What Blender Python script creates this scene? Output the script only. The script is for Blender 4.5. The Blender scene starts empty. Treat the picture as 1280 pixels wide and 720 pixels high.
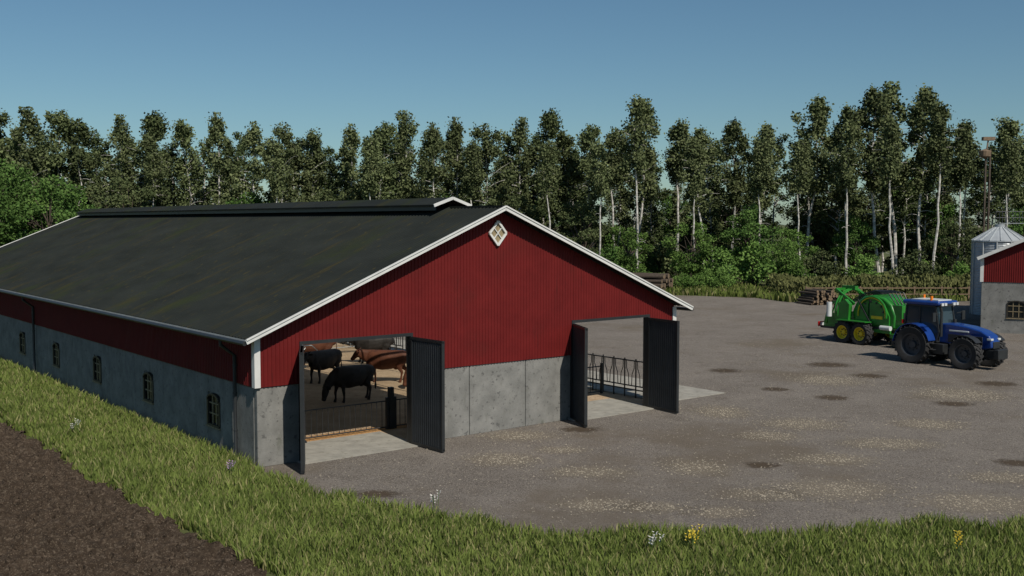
import bpy, math, random
import numpy as np
from mathutils import Vector, Matrix
random.seed(7)
R = np.random.default_rng(7)
scene = bpy.context.scene
COL = scene.collection

# ------------------------------------------------------------ materials
def mat_base(name):
    m = bpy.data.materials.new(name); m.use_nodes = True
    nt = m.node_tree
    return m, nt, nt.nodes['Principled BSDF']
def simple(name, col, rough=0.6, metal=0.0, var=0.12, scale=3.0, spec=0.5, coat=0.0):
    m, nt, b = mat_base(name)
    tc = nt.nodes.new('ShaderNodeTexCoord'); n = nt.nodes.new('ShaderNodeTexNoise')
    n.inputs['Scale'].default_value = scale; n.inputs['Detail'].default_value = 5
    nt.links.new(tc.outputs['Object'], n.inputs['Vector'])
    r = nt.nodes.new('ShaderNodeValToRGB'); nt.links.new(n.outputs['Fac'], r.inputs['Fac'])
    r.color_ramp.elements[0].position = .3; r.color_ramp.elements[1].position = .7
    r.color_ramp.elements[0].color = [max(0, c*(1-var)) for c in col]+[1]
    r.color_ramp.elements[1].color = [min(1, c*(1+var)) for c in col]+[1]
    nt.links.new(r.outputs['Color'], b.inputs['Base Color'])
    b.inputs['Roughness'].default_value = rough; b.inputs['Metallic'].default_value = metal
    b.inputs['Specular IOR Level'].default_value = spec
    b.inputs['Coat Weight'].default_value = coat
    return m
def layered(name, stops, layers, rough=.9, bump=.0, bscale=20, bdist=.02, spec=.3):
    m, nt, b = mat_base(name)
    N = nt.nodes; L = nt.links
    tc = N.new('ShaderNodeTexCoord')
    def noise(scale, stretch=(1,1,1), detail=6, rough_=.6, off=0):
        mp = N.new('ShaderNodeMapping'); mp.inputs['Scale'].default_value = stretch
        mp.inputs['Location'].default_value = (off, off*.7, off*.3)
        L.new(tc.outputs['Object'], mp.inputs['Vector'])
        n = N.new('ShaderNodeTexNoise'); n.inputs['Scale'].default_value = scale
        n.inputs['Detail'].default_value = detail; n.inputs['Roughness'].default_value = rough_
        L.new(mp.outputs['Vector'], n.inputs['Vector'])
        return n.outputs['Fac']
    f = noise(stops[0], stops[2] if len(stops) > 2 else (1,1,1))
    r = N.new('ShaderNodeValToRGB'); L.new(f, r.inputs['Fac'])
    cs = stops[1]
    r.color_ramp.elements[0].position = cs[0][0]; r.color_ramp.elements[0].color = (*cs[0][1], 1)
    r.color_ramp.elements[1].position = cs[-1][0]; r.color_ramp.elements[1].color = (*cs[-1][1], 1)
    for p, c in cs[1:-1]:
        e = r.color_ramp.elements.new(p); e.color = (*c, 1)
    out = r.outputs['Color']
    for i, (sc, lo, hi, c, st) in enumerate(layers):
        f2 = noise(sc, st, off=11.3*(i+1))
        mr = N.new('ShaderNodeMapRange'); mr.interpolation_type = 'SMOOTHSTEP'
        mr.inputs['From Min'].default_value = lo; mr.inputs['From Max'].default_value = hi
        L.new(f2, mr.inputs['Value'])
        mx = N.new('ShaderNodeMix'); mx.data_type = 'RGBA'
        L.new(mr.outputs['Result'], mx.inputs[0]); L.new(out, mx.inputs[6])
        mx.inputs[7].default_value = (*c, 1); out = mx.outputs[2]
    L.new(out, b.inputs['Base Color'])
    b.inputs['Roughness'].default_value = rough; b.inputs['Specular IOR Level'].default_value = spec
    if bump:
        bf = noise(bscale, detail=8, rough_=.7, off=3)
        bp = N.new('ShaderNodeBump'); bp.inputs['Strength'].default_value = bump
        bp.inputs['Distance'].default_value = bdist
        L.new(bf, bp.inputs['Height']); L.new(bp.outputs['Normal'], b.inputs['Normal'])
    return m
def leafmat(name, dark, light, nscale=.6, trans=0):
    m = bpy.data.materials.new(name); m.use_nodes = True; nt = m.node_tree; N = nt.nodes; L = nt.links
    N.clear()
    tc = N.new('ShaderNodeTexCoord'); oi = N.new('ShaderNodeObjectInfo')
    n = N.new('ShaderNodeTexNoise'); n.inputs['Scale'].default_value = nscale; n.inputs['Detail'].default_value = 5
    n.inputs['Roughness'].default_value = .75
    ad = N.new('ShaderNodeVectorMath'); ad.operation = 'ADD'
    L.new(tc.outputs['Object'], ad.inputs[0]); L.new(oi.outputs['Location'], ad.inputs[1])
    L.new(ad.outputs[0], n.inputs['Vector'])
    r = N.new('ShaderNodeValToRGB'); L.new(n.outputs['Fac'], r.inputs['Fac'])
    r.color_ramp.elements[0].position = .36; r.color_ramp.elements[1].position = .66
    r.color_ramp.elements[0].color = (*dark, 1); r.color_ramp.elements[1].color = (*light, 1)
    mr = N.new('ShaderNodeMapRange'); L.new(oi.outputs['Random'], mr.inputs['Value'])
    mr.inputs['To Min'].default_value = .75; mr.inputs['To Max'].default_value = 1.2
    hs = N.new('ShaderNodeHueSaturation'); L.new(r.outputs['Color'], hs.inputs['Color'])
    L.new(mr.outputs['Result'], hs.inputs['Value'])
    d = N.new('ShaderNodeBsdfDiffuse'); L.new(hs.outputs['Color'], d.inputs['Color'])
    o = N.new('ShaderNodeOutputMaterial')
    if trans>0:
        t = N.new('ShaderNodeBsdfTranslucent'); L.new(hs.outputs['Color'], t.inputs['Color'])
        mx = N.new('ShaderNodeMixShader'); mx.inputs[0].default_value = trans
        L.new(d.outputs[0], mx.inputs[1]); L.new(t.outputs[0], mx.inputs[2]); L.new(mx.outputs[0], o.inputs['Surface'])
    else: L.new(d.outputs[0], o.inputs['Surface'])
    return m
def glass(name, col=(.02,.03,.035), rough=.06):
    m, nt, b = mat_base(name)
    b.inputs['Base Color'].default_value = (*col, 1); b.inputs['Roughness'].default_value = rough
    b.inputs['Specular IOR Level'].default_value = .5
    return m

M = {}
M['red'] = layered('red_siding', (1.2, [(.3, (.105,.0085,.0085)), (.7, (.14,.012,.0115)) ]),
    [(2.5, .6, .8, (.075,.011,.01), (3,3,.35)), (.5, .5, .75, (.1,.0115,.01), (1,1,1))], rough=.6, bump=.15, bscale=8, spec=.2)
M['conc'] = layered('concrete_panels', (1.6, [(.25, (.13,.13,.123)), (.5, (.195,.194,.184)), (.75, (.26,.257,.243))]),
    [(7, .57, .69, (.105,.104,.1), (1,1,1)), (26, .63, .73, (.045,.045,.044), (1,1,1)), (3.0, .58, .78, (.115,.12,.1), (1,1,.4))],
    rough=.9, bump=.4, bscale=18)
M['roof'] = layered('roof_sheet', (.8, [(.3, (.0135,.0165,.0155)), (.7, (.022,.026,.024))], (1,.5,1)),
    [(1.1, .54, .74, (.034,.03,.014), (.35,1.6,.35)), (5, .58, .74, (.038,.035,.018), (.6,1.4,.6)), (.4, .52, .74, (.022,.029,.0125), (.5,1,.5))],
    rough=.9, bump=.3, bscale=25, spec=.12)
def added_light_sheet():  # translucent roof sheeting, invented to let daylight into the barn
    m = bpy.data.materials.new('added_translucent_sheet'); m.use_nodes = True; nt = m.node_tree; N = nt.nodes; N.clear()
    t = N.new('ShaderNodeBsdfTransparent'); t.inputs['Color'].default_value=(.97,.97,.93,1)
    d = N.new('ShaderNodeBsdfTranslucent'); d.inputs['Color'].default_value=(.85,.85,.78,1)
    mx = N.new('ShaderNodeMixShader'); mx.inputs[0].default_value=.2
    nt.links.new(t.outputs[0],mx.inputs[1]); nt.links.new(d.outputs[0],mx.inputs[2])
    o = N.new('ShaderNodeOutputMaterial'); nt.links.new(mx.outputs[0],o.inputs['Surface']); return m
M['addsheet'] = added_light_sheet()
M['white'] = simple('white_paint', (.62,.62,.6), .5, var=.08)
M['black'] = simple('black_steel', (.02,.022,.024), .45, var=.2)
M['door'] = layered('door_steel', (2, [(.3,(.028,.033,.038)), (.7,(.042,.048,.055))]), [(9,.62,.8,(.065,.063,.058),(1,1,.2))], rough=.5, bump=.1)
M['galv'] = simple('galvanised_steel', (.42,.45,.46), .4, metal=.6, var=.2, scale=8)
M['glass'] = glass('window_glass', (.008,.009,.008), .25)
M['wframe'] = simple('window_frame_dark', (.03,.025,.018), .5)
M['brick'] = simple('window_surround', (.24,.19,.11), .8, var=.3, scale=12)
M['apron'] = layered('apron_concrete', (2, [(.3,(.23,.22,.195)), (.7,(.34,.325,.285))]), [(5,.55,.75,(.175,.16,.13),(1,1,1))], rough=.9, bump=.3)
M['sand'] = layered('barn_bedding', (1.2, [(.3,(.32,.23,.145)), (.7,(.5,.375,.25))]), [(14,.5,.7,(.25,.17,.105),(1,1,1)), (1.5,.6,.75,(.27,.185,.115),(1,1,1))], rough=1, bump=.6, bscale=12, bdist=.05)
M['straw'] = layered('straw', (30, [(.35,(.25,.12,.045)), (.65,(.55,.32,.13))]), [], rough=1, bump=.8, bscale=50, bdist=.04)
M['inner'] = simple('inner_wall', (.5,.5,.47), .9, var=.12)
M['wood'] = simple('timber', (.16,.11,.07), .8, var=.3, scale=6)
M['gravel'] = layered('yard_gravel', (.3, [(.3,(.14,.123,.109)), (.5,(.175,.156,.139)), (.7,(.22,.196,.174))]),
    [(.9,.5,.7,(.132,.114,.1),(1,1,1)), (1.6,.56,.74,(.23,.203,.172),(1,1,1)), (12,.5,.64,(.1,.088,.077),(1,1,1)), (28,.53,.6,(.31,.277,.238),(1,1,1)), (.2,.5,.7,(.15,.126,.1),(1,1,1)), (45,.58,.64,(.04,.035,.03),(1,1,1))],
    rough=.95, bump=.9, bscale=24, bdist=.05, spec=.1)
M['groundg'] = layered('ground_grass', (.3, [(.3,(.055,.068,.022)), (.7,(.11,.125,.042))]), [(4,.5,.7,(.06,.066,.026),(1,1,1)), (.06,.55,.7,(.115,.11,.05),(1,1,1))], rough=1, bump=.6, bscale=6, bdist=.1)
M['soil'] = layered('field_soil', (3, [(.3,(.04,.029,.021)), (.7,(.075,.055,.04))]), [(9,.52,.66,(.115,.088,.065),(1,1,1)), (30,.56,.64,(.17,.135,.1),(1,1,1)), (1,.6,.75,(.05,.036,.025),(1,1,1)), (16,.58,.66,(.02,.015,.011),(1,1,1))], rough=1, bump=1, bscale=14, bdist=.08, spec=.05)
M['pebble'] = simple('pebbles', (.25,.22,.175), .9, var=.45, scale=6)
M['grass'] = leafmat('grass_blades', (.105,.145,.036), (.22,.27,.075), 1.0, .3)
M['grassd'] = leafmat('dry_grass_blades', (.22,.215,.09), (.36,.34,.16), 1.2, .3)
M['lbirch'] = leafmat('birch_leaves', (.058,.078,.034), (.175,.2,.095), .9)
M['lbirch2'] = leafmat('birch_leaves_deep', (.048,.068,.03), (.145,.17,.076), .9)
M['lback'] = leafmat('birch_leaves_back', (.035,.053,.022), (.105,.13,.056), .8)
M['lbroad'] = leafmat('broadleaf_leaves', (.04,.085,.022), (.12,.2,.055), .7)
M['lbush'] = leafmat('bush_leaves', (.055,.11,.025), (.17,.27,.072), .9)
M['crop'] = leafmat('crop_leaves', (.06,.072,.026), (.17,.175,.072), .5)
M['bark'] = layered('birch_bark', (1.2, [(.35,(.28,.265,.24)), (.6,(.6,.58,.54))], (1,1,2.5)), [(3,.6,.68,(.09,.08,.07),(1,1,3))], rough=.9)
M['barkd'] = simple('bark_dark', (.07,.055,.042), .95, var=.35, scale=4)
M['log'] = simple('log_bark', (.06,.045,.033), .95, var=.4, scale=8)
M['logend'] = simple('log_end', (.17,.12,.075), .9, var=.3, scale=8)
M['blue'] = simple('tractor_blue_paint', (.009,.042,.21), .32, var=.08, coat=.4)
M['tire'] = simple('tyre_rubber', (.02,.02,.021), .85, var=.3, scale=8)
M['rim'] = simple('rim_grey', (.06,.065,.075), .45, metal=.3, var=.15)
M['tglass'] = glass('cab_glass', (.03,.045,.055))
M['green'] = simple('baler_green_paint', (.02,.18,.02), .38, var=.2, coat=.25)
M['yellow'] = simple('yellow_paint', (.7,.54,.02), .4, var=.08)
M['orange'] = simple('beacon_orange', (.8,.2,.01), .3, var=.03)
M['film'] = simple('wrap_film', (.55,.57,.57), .35, var=.05)
M['redl'] = simple('lamp_red', (.5,.01,.01), .3, var=.03)
M['silo'] = simple('silo_steel', (.42,.45,.47), .45, metal=.3, var=.12, scale=1.5)
M['cowblk'] = simple('hide_black', (.022,.019,.018), .6, var=.4, scale=5, spec=.3)
M['cowbrn'] = layered('hide_brown', (2.2, [(.3,(.075,.027,.015)), (.7,(.14,.05,.026))]), [(1.4,.6,.66,(.08,.03,.018),(1,1,1))], rough=.65)
M['petw'] = simple('petal_white', (.75,.73,.68), .7); M['pety'] = simple('petal_yellow', (.8,.6,.05), .7)
M['petp'] = simple('petal_pink', (.55,.35,.6), .7); M['stem'] = simple('stem_green', (.07,.12,.03), .8)

# ------------------------------------------------------------ mesh helpers
class MB:
    def __init__(s): s.v=[]; s.f=[]; s.m=[]; s.mats=[]
    def mi(s, k):
        if k not in s.mats: s.mats.append(k)
        return s.mats.index(k)
    def add(s, vs, fs, k):
        o=len(s.v); i=s.mi(k)
        s.v += [tuple(v) for v in vs]
        for f in fs: s.f.append(tuple(a+o for a in f)); s.m.append(i)
    def box(s, x0,x1,y0,y1,z0,z1,k, rot=None):
        vs=[(x,y,z) for z in (z0,z1) for x,y in ((x0,y0),(x1,y0),(x1,y1),(x0,y1))]
        if rot is not None: vs=[rot@Vector(v) for v in vs]
        s.add(vs, [(0,3,2,1),(4,5,6,7),(0,1,5,4),(1,2,6,5),(2,3,7,6),(3,0,4,7)],k)
    def beam(s, a,b,w,h,k):
        a=Vector(a);b=Vector(b);d=(b-a).normalized()
        up=Vector((0,0,1)) if abs(d.z)<.95 else Vector((1,0,0))
        sx=d.cross(up).normalized(); sz=sx.cross(d).normalized()
        vs=[p+sx*(w/2*i)+sz*(h/2*j) for p in (a,b) for i,j in ((-1,-1),(1,-1),(1,1),(-1,1))]
        s.add(vs,[(3,2,1,0),(4,5,6,7),(0,1,5,4),(1,2,6,5),(2,3,7,6),(3,0,4,7)],k)
    def tube(s, pts, rads, k, n=8, cap=True):
        pts=[Vector(p) for p in pts]
        if not hasattr(rads,'__len__'): rads=[rads]*len(pts)
        vs=[];fs=[]
        prev=None
        for i,p in enumerate(pts):
            d=(pts[min(i+1,len(pts)-1)]-pts[max(i-1,0)]).normalized()
            if prev is None:
                up=Vector((0,0,1)) if abs(d.z)<.9 else Vector((1,0,0)); a=d.cross(up).normalized()
            else:
                a=(prev-d*prev.dot(d)).normalized()
            prev=a; b=d.cross(a)
            for j in range(n):
                t=2*math.pi*j/n; vs.append(p+(a*math.cos(t)+b*math.sin(t))*rads[i])
        for i in range(len(pts)-1):
            for j in range(n):
                j2=(j+1)%n; fs.append((i*n+j,i*n+j2,(i+1)*n+j2,(i+1)*n+j))
        if cap:
            fs.append(tuple(range(n))[::-1]); fs.append(tuple(range((len(pts)-1)*n,len(pts)*n)))
        s.add(vs,fs,k)
    def prism(s, prof, y0,y1,k, taper=None):
        n=len(prof); vs=[(x,y0,z) for x,z in prof]+[(x,y1,z) for x,z in prof]
        fs=[tuple(range(n)),tuple(range(n,2*n))[::-1]]+[(i,i+n,(i+1)%n+n,(i+1)%n) for i in range(n)]
        s.add(vs,fs,k)
    def lathe_y(s, c, prof, k, n=32):
        vs=[];fs=[];m=len(prof)
        for j in range(n):
            t=2*math.pi*j/n
            for r,y in prof: vs.append((c[0]+r*math.cos(t),c[1]+y,c[2]+r*math.sin(t)))
        for j in range(n):
            j2=(j+1)%n
            for i in range(m-1): fs.append((j*m+i,j*m+i+1,j2*m+i+1,j2*m+i))
        s.add(vs,fs,k)
    def lathe_z(s, c, prof, k, n=32):
        vs=[];fs=[];m=len(prof)
        for j in range(n):
            t=2*math.pi*j/n
            for r,z in prof: vs.append((c[0]+r*math.cos(t),c[1]+r*math.sin(t),c[2]+z))
        for j in range(n):
            j2=(j+1)%n
            for i in range(m-1): fs.append((j*m+i,j2*m+i,j2*m+i+1,j*m+i+1))
        s.add(vs,fs,k)
    def obj(s, name, parent=None, bevel=0, smooth=False, segs=2):
        me=bpy.data.meshes.new(name); me.from_pydata(s.v,[],s.f)
        for k in s.mats: me.materials.append(M[k])
        me.polygons.foreach_set('material_index', s.m)
        if smooth:
            me.polygons.foreach_set('use_smooth',[True]*len(s.f)); me.set_sharp_from_angle(angle=math.radians(40))
        me.update()
        o=bpy.data.objects.new(name,me); COL.objects.link(o)
        if parent: o.parent=parent
        if bevel:
            b=o.modifiers.new('bevel','BEVEL'); b.width=bevel; b.segments=segs; b.limit_method='ANGLE'; b.angle_limit=math.radians(35)
        return o
def empty(name, loc=(0,0,0), rz=0):
    e=bpy.data.objects.new(name,None); COL.objects.link(e); e.location=loc; e.rotation_euler=(0,0,rz); e.empty_display_size=.5
    return e
def np_mesh(name, V, F, mats, mi=None, smooth=False):
    me=bpy.data.meshes.new(name); k=F.shape[1]
    me.vertices.add(len(V)); me.vertices.foreach_set('co',V.astype(np.float32).ravel())
    me.loops.add(F.size); me.loops.foreach_set('vertex_index',F.astype(np.int32).ravel())
    me.polygons.add(len(F)); me.polygons.foreach_set('loop_start',np.arange(0,F.size,k,dtype=np.int32))
    try: me.polygons.foreach_set('loop_total',np.full(len(F),k,dtype=np.int32))
    except Exception: pass
    for m in mats: me.materials.append(M[m])
    if mi is not None: me.polygons.foreach_set('material_index',mi.astype(np.int32))
    me.polygons.foreach_set('use_smooth',[smooth]*len(F))
    me.update(calc_edges=True); me.validate()
    return me
def inpoly(P, poly):
    x,y=P[:,0],P[:,1]; c=np.zeros(len(P),bool); n=len(poly)
    for i in range(n):
        x1,y1=poly[i]; x2,y2=poly[(i+1)%n]
        if y1==y2: continue
        cond=((y1>y)!=(y2>y))&(x<(x2-x1)*(y-y1)/(y2-y1)+x1); c^=cond
    return c
def refine(pts, step, amp, seed=1):
    rg=random.Random(seed); out=[]
    for i in range(len(pts)-1):
        a=Vector(pts[i]);b=Vector(pts[i+1]); n=max(1,int((b-a).length/step)); nn=Vector((-(b-a).y,(b-a).x)).normalized()
        for j in range(n):
            p=a.lerp(b,j/n)+nn*rg.uniform(-amp,amp); out.append((p.x,p.y))
    out.append(tuple(pts[-1])); return out

# ------------------------------------------------------------ world, sun, camera
AZ, EL = math.radians(150), math.radians(46)
w=bpy.data.worlds.new("World"); scene.world=w; w.use_nodes=True
bg=w.node_tree.nodes['Background']; sk=w.node_tree.nodes.new('ShaderNodeTexSky'); sk.sky_type='NISHITA'
sk.sun_disc=False; sk.sun_elevation=EL; sk.sun_rotation=AZ; sk.air_density=1.0; sk.dust_density=.35; sk.ozone_density=3.0; sk.altitude=100
mxs=w.node_tree.nodes.new('ShaderNodeMix'); mxs.data_type='RGBA'; mxs.blend_type='MULTIPLY'; mxs.inputs[0].default_value=1; mxs.inputs[7].default_value=(.78,.98,1.0,1)
w.node_tree.links.new(sk.outputs[0],mxs.inputs[6]); w.node_tree.links.new(mxs.outputs[2],bg.inputs['Color']); bg.inputs['Strength'].default_value=.064
sd=bpy.data.lights.new('sun','SUN'); sd.energy=4.3; sd.angle=math.radians(.5); sd.color=(1,.93,.82)
so=bpy.data.objects.new('sun',sd); COL.objects.link(so)
S=Vector((math.sin(AZ)*math.cos(EL),math.cos(AZ)*math.cos(EL),math.sin(EL)))
so.rotation_euler=(-S).to_track_quat('-Z','Y').to_euler(); so.location=(40,-20,50)
cd=bpy.data.cameras.new('camera'); cam=bpy.data.objects.new('camera',cd); COL.objects.link(cam)
cam.location=(0,0,7); cam.rotation_euler=(math.radians(90-3.62),0,0); cd.lens=36.87; cd.sensor_width=36; cd.clip_end=3000
scene.camera=cam
scene.view_settings.view_transform='Standard'; scene.view_settings.look='None'; scene.view_settings.exposure=0

# ------------------------------------------------------------ ground
mb=MB(); mb.add([(-1500,-600,0),(1500,-600,0),(1500,2200,0),(-1500,2200,0)],[(0,1,2,3)],'groundg'); mb.obj('ground')
yard_edge=[(-35.6,64.6),(-7.35,29.35),(-6.6,28.2),(-4.2,25.8),(-2.4,24.7),(-.74,23.8),(1.41,22.7),(3.78,23.18),(6.37,22.8),(9.34,23.6),(11.7,23.55),(16,24.2),(30,26)]
fe=refine(yard_edge[2:]+[(60,28),(90,60),(80,96),(44,92.5),(24,91),(22.5,96),(17,99),(10,101),(-6,92),(-20,84),(-33,68)],.5,.13,3)
yp=[(-7.35,29.35)]+fe+[(-33,66.7)]
mb=MB(); mb.add([(x,y,.004) for x,y in yp],[tuple(range(len(yp)))],'gravel'); mb.obj('gravel_yard')

soil_edge=[(-3.2,17.5),(-4.96,20.6),(-9.08,24.93),(-12.96,29.95),(-18.1,36.7),(-30,52.2),(-48,75)]
sp=refine(soil_edge,.6,.18,5)+[(-75,75),(-75,12),(-3.2,12)]
gx=np.arange(-30,-2.5,.1); gy=np.arange(13,52,.1); X,Y=np.meshgrid(gx,gy); nx=len(gx)
def vnoise(P,sc,seed):
    rg=np.random.default_rng(seed); T=rg.random((256,256)); q=P/sc; i=np.floor(q).astype(int); f=q-i; f=f*f*(3-2*f)
    g=lambda a,b:T[(i[:,0]+a)%256,(i[:,1]+b)%256]
    return (g(0,0)*(1-f[:,0])+g(1,0)*f[:,0])*(1-f[:,1])+(g(0,1)*(1-f[:,0])+g(1,1)*f[:,0])*f[:,1]
P=np.stack([X.ravel(),Y.ravel()],1)
n1=vnoise(P,.28,1)
Z=.02+.24*np.clip(n1-.45,0,1)+.12*vnoise(P,1.1,2)+.13*R.random(len(P))**2.5+.06*vnoise(P,2.5,4)
ins=inpoly(P,sp)
Pj=P+R.uniform(-.04,.04,P.shape)
V=np.column_stack([Pj,Z]); q=np.arange((len(gy)-1)*nx).reshape(-1,nx)[:,:-1].ravel()
F=np.stack([q,q+1,q+nx+1,q+nx],1); F=F[ins[F].all(1)]
o=bpy.data.objects.new('field_soil',np_mesh('field_soil',V,F,['soil'])); COL.objects.link(o)
mb=MB(); mb.add([(x,y,.008) for x,y in sp],[tuple(range(len(sp)))],'soil'); mb.obj('field_soil_base',o)

# grass
gp=[(-35.6,64.6),(-7.4,29.35)]+refine(yard_edge[2:],.5,.25,8)+[(30,13),(-.5,13)]+refine(soil_edge,.6,.3,9)
def grass(name, poly, n, mats, hr=(.14,.38), wd=.02, far=True, seed=0):
    rg=np.random.default_rng(seed); A=np.array(poly); lo=A.min(0); hi=A.max(0); out=[]
    tot=0
    while tot<n:
        P=rg.uniform(lo,hi,(n*3,2)); P=P[inpoly(P,poly)]
        if far:
            d=np.hypot(P[:,0],P[:,1]); P=P[rg.random(len(P))<np.clip((27/d)**1.6,0,1)]
        out.append(P); tot+=len(P)
    P=np.concatenate(out)[:n]; d=np.hypot(P[:,0],P[:,1])
    cl=vnoise(P,.8,seed+20)*.6+vnoise(P,2.6,seed+21)*.6
    h=rg.uniform(*hr,n)*(.55+.75*cl); a=rg.uniform(0,2*np.pi,n); wdt=wd*rg.uniform(.6,1.3,n)*np.clip(d/27,1,2)
    u=np.stack([np.cos(a),np.sin(a)],1)*wdt[:,None]; la=rg.uniform(0,2*np.pi,n); ln=h*rg.uniform(.1,.6,n)
    l=np.stack([np.cos(la),np.sin(la)],1)*ln[:,None]
    z=np.zeros(n)
    def pt(xy,zz): return np.column_stack([xy,zz])
    V=np.stack([pt(P-u,z),pt(P+u,z),pt(P+u*.8+l*.35,h*.6),pt(P-u*.8+l*.35,h*.6),pt(P+u*.15+l,h),pt(P-u*.15+l,h)],1).reshape(-1,3)
    b=np.arange(n)[:,None]*6
    F=np.concatenate([b+np.array([0,1,2,3]),b+np.array([3,2,4,5])])
    mi=(rg.random(n)<.18).astype(int); mi=np.concatenate([mi,mi])
    o=bpy.data.objects.new(name,np_mesh(name,V,F,mats,mi)); COL.objects.link(o); return o
grass('grass',gp,225000,['grass','grassd'],seed=1)
grass('grass_verge',[(24,91),(22.5,96),(17,99),(10,101),(6,99),(10,108),(60,108),(60,95),(44,92.5)],14000,['grass','grassd'],hr=(.3,.7),wd=.06,far=False,seed=3)

pb=[(-.28,30.5,1.1,.8),(2.13,28.97,1.2,.6),(5.24,29.5,.9,.9),(9.4,30.5,1.3,.7),(11.85,32.7,1.5,.8),(8.4,27,1.7,1),(11.7,25.7,1.6,.9),(18.2,42.2,1.8,1.6),
(2.2,25.5,1.,.6),(3.5,25.3,.8,.5),(5,24.9,.8,.5),(.26,33.9,1.2,.8),(8.4,33.9,1,.8),(10,35.9,1.4,1),(14.4,35.9,1.2,.9),(7.7,38.2,1,1.2),(1.5,31.8,.8,.5),(14,46,1.5,1.5),(20,36,1.5,1.2),(6.5,26.5,1.,.6),(13.5,28.3,1.1,.6)]
cs=[];ss=[]
for x,y,a,b in pb:
    n=int(420*a*b); t=R.normal(size=(n,2))*[a*.6,b*.6]; cs.append(np.column_stack([x+t[:,0],y+t[:,1],np.full(n,.012)])); ss.append(R.uniform(.01,.032,n))
n=18000; P=R.uniform([-7,23],[32,62],(n,2)); P=P[inpoly(P,yp)]; cs.append(np.column_stack([P,np.full(len(P),.01)])); ss.append(R.uniform(.008,.026,len(P)))
C=np.concatenate(cs); s_=np.concatenate(ss); base=np.array([(1,0,0),(0,1,0),(-1,0,0),(0,-1,0),(0,0,.8),(0,0,-.6)])
n=len(C); jit=R.uniform(.6,1.4,(n,6,1)); V=(C[:,None]+base[None]*jit*s_[:,None,None]).reshape(-1,3)
b=np.arange(n)[:,None]*6; F=np.concatenate([b+np.array(t) for t in ((0,1,4),(1,2,4),(2,3,4),(3,0,4))])
o=bpy.data.objects.new('gravel_stones',np_mesh('gravel_stones',V,F,['pebble'])); COL.objects.link(o)
def decal_mat(name,col,maxa):
    m,nt,b_=mat_base(name); N=nt.nodes;L=nt.links
    at=N.new('ShaderNodeAttribute'); at.attribute_name='fall'
    tc=N.new('ShaderNodeTexCoord'); nz=N.new('ShaderNodeTexNoise'); nz.inputs['Scale'].default_value=5; nz.inputs['Detail'].default_value=8
    L.new(tc.outputs['Object'],nz.inputs['Vector'])
    ad=N.new('ShaderNodeMath'); ad.operation='ADD'; L.new(at.outputs['Fac'],ad.inputs[0]); L.new(nz.outputs['Fac'],ad.inputs[1])
    mr=N.new('ShaderNodeMapRange'); mr.interpolation_type='SMOOTHSTEP'; mr.inputs['From Min'].default_value=.62; mr.inputs['From Max'].default_value=1.25; mr.inputs['To Max'].default_value=maxa
    L.new(ad.outputs[0],mr.inputs['Value']); L.new(mr.outputs[0],b_.inputs['Alpha'])
    b_.inputs['Base Color'].default_value=(*col,1); b_.inputs['Roughness'].default_value=.95; b_.inputs['Specular IOR Level'].default_value=.1
    return m
M['mud']=decal_mat('mud',(.08,.06,.042),.75); M['drift']=decal_mat('fine_gravel',(.26,.222,.17),.45)
def decals(name,lst,k,z):
    vs=[];fs=[];at=[]
    for x,y,a,b in lst:
        o=len(vs); vs.append((x,y,z)); at.append(1)
        for j in range(24):
            t=2*math.pi*j/24; vs.append((x+a*math.cos(t),y+b*math.sin(t),z)); at.append(0)
        fs+=[(o,o+1+j,o+1+(j+1)%24) for j in range(24)]
    me=bpy.data.meshes.new(name); me.from_pydata(vs,[],fs); me.materials.append(M[k])
    A=me.attributes.new('fall','FLOAT','POINT'); A.data.foreach_set('value',at)
    o=bpy.data.objects.new(name,me); COL.objects.link(o)
decals('mud_marks',[(-3.5,26.6,.9,.6),(7.2,29.8,.8,.6),(16.2,47.3,1.2,1.2),(12.75,41.4,1.,1.),(14.6,30.1,.8,.7),(11,43.5,.9,.8),(17,40,1.1,.9),(6,44,1.1,.9),(21,45,1.3,1.1),(2.3,35,1.,.7),(15.5,51,1.6,1.4),(10,49,1.1,1.1)],'mud',.009)
decals('gravel_drift',[(x,y,a*1.6,b_*1.7) for x,y,a,b_ in pb],'drift',.013)

# ------------------------------------------------------------ BARN
W=17.12; D=44.8; CZ=2.3; DH=3.43; EO=.49; RZ=7.49; EZ=3.74; SL=(RZ-EZ)/(W/2+EO)
def roofz(x): return EZ+SL*((x if x<W/2 else W-x)+EO)
BARN=empty('cattle_barn',(-7.24,29.47,0),math.atan2(.6211,.7837))
doors=[(1.41,5.15),(11.97,15.71)]
def siding(mb, p0, axis, length, zb, zt, out, doors=()):
    per=.125; xs=[]; x=0
    while x<length-.001:
        xs+= [(x,0),(x+.075,0),(x+.088,.02),(x+.112,.02)]; x+=per
    xs=[(a,b) for a,b in xs if a<length]+[(length,0)]
    for d0,d1 in doors: xs+=[(d0-.0001,0),(d0+.0001,0),(d1-.0001,0),(d1+.0001,0)]
    if length==W: xs.append((W/2,0))
    xs.sort()
    vs=[];fs=[]
    for a,b in xs:
        px=p0[0]+axis[0]*a+out[0]*b; py=p0[1]+axis[1]*a+out[1]*b
        z0=zb(a); z1=zt(a); vs+=[(px,py,z0),(px,py,z1)]
    for i in range(len(xs)-1): fs.append((2*i,2*i+2,2*i+3,2*i+1))
    mb.add(vs,fs,'red')
def gz(a):
    for d0,d1 in doors:
        if d0<=a<=d1: return DH+.1
    return CZ
mb=MB()
siding(mb,(0,-.035),(1,0),W,gz,lambda a:roofz(a)-.1,(0,-1),doors)
siding(mb,(0-.035,0),(0,1),D,lambda a:CZ,lambda a:roofz(0)-.1,(-1,0))
siding(mb,(0,D+.035),(1,0),W,lambda a:CZ,lambda a:roofz(a)-.1,(0,1))
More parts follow.
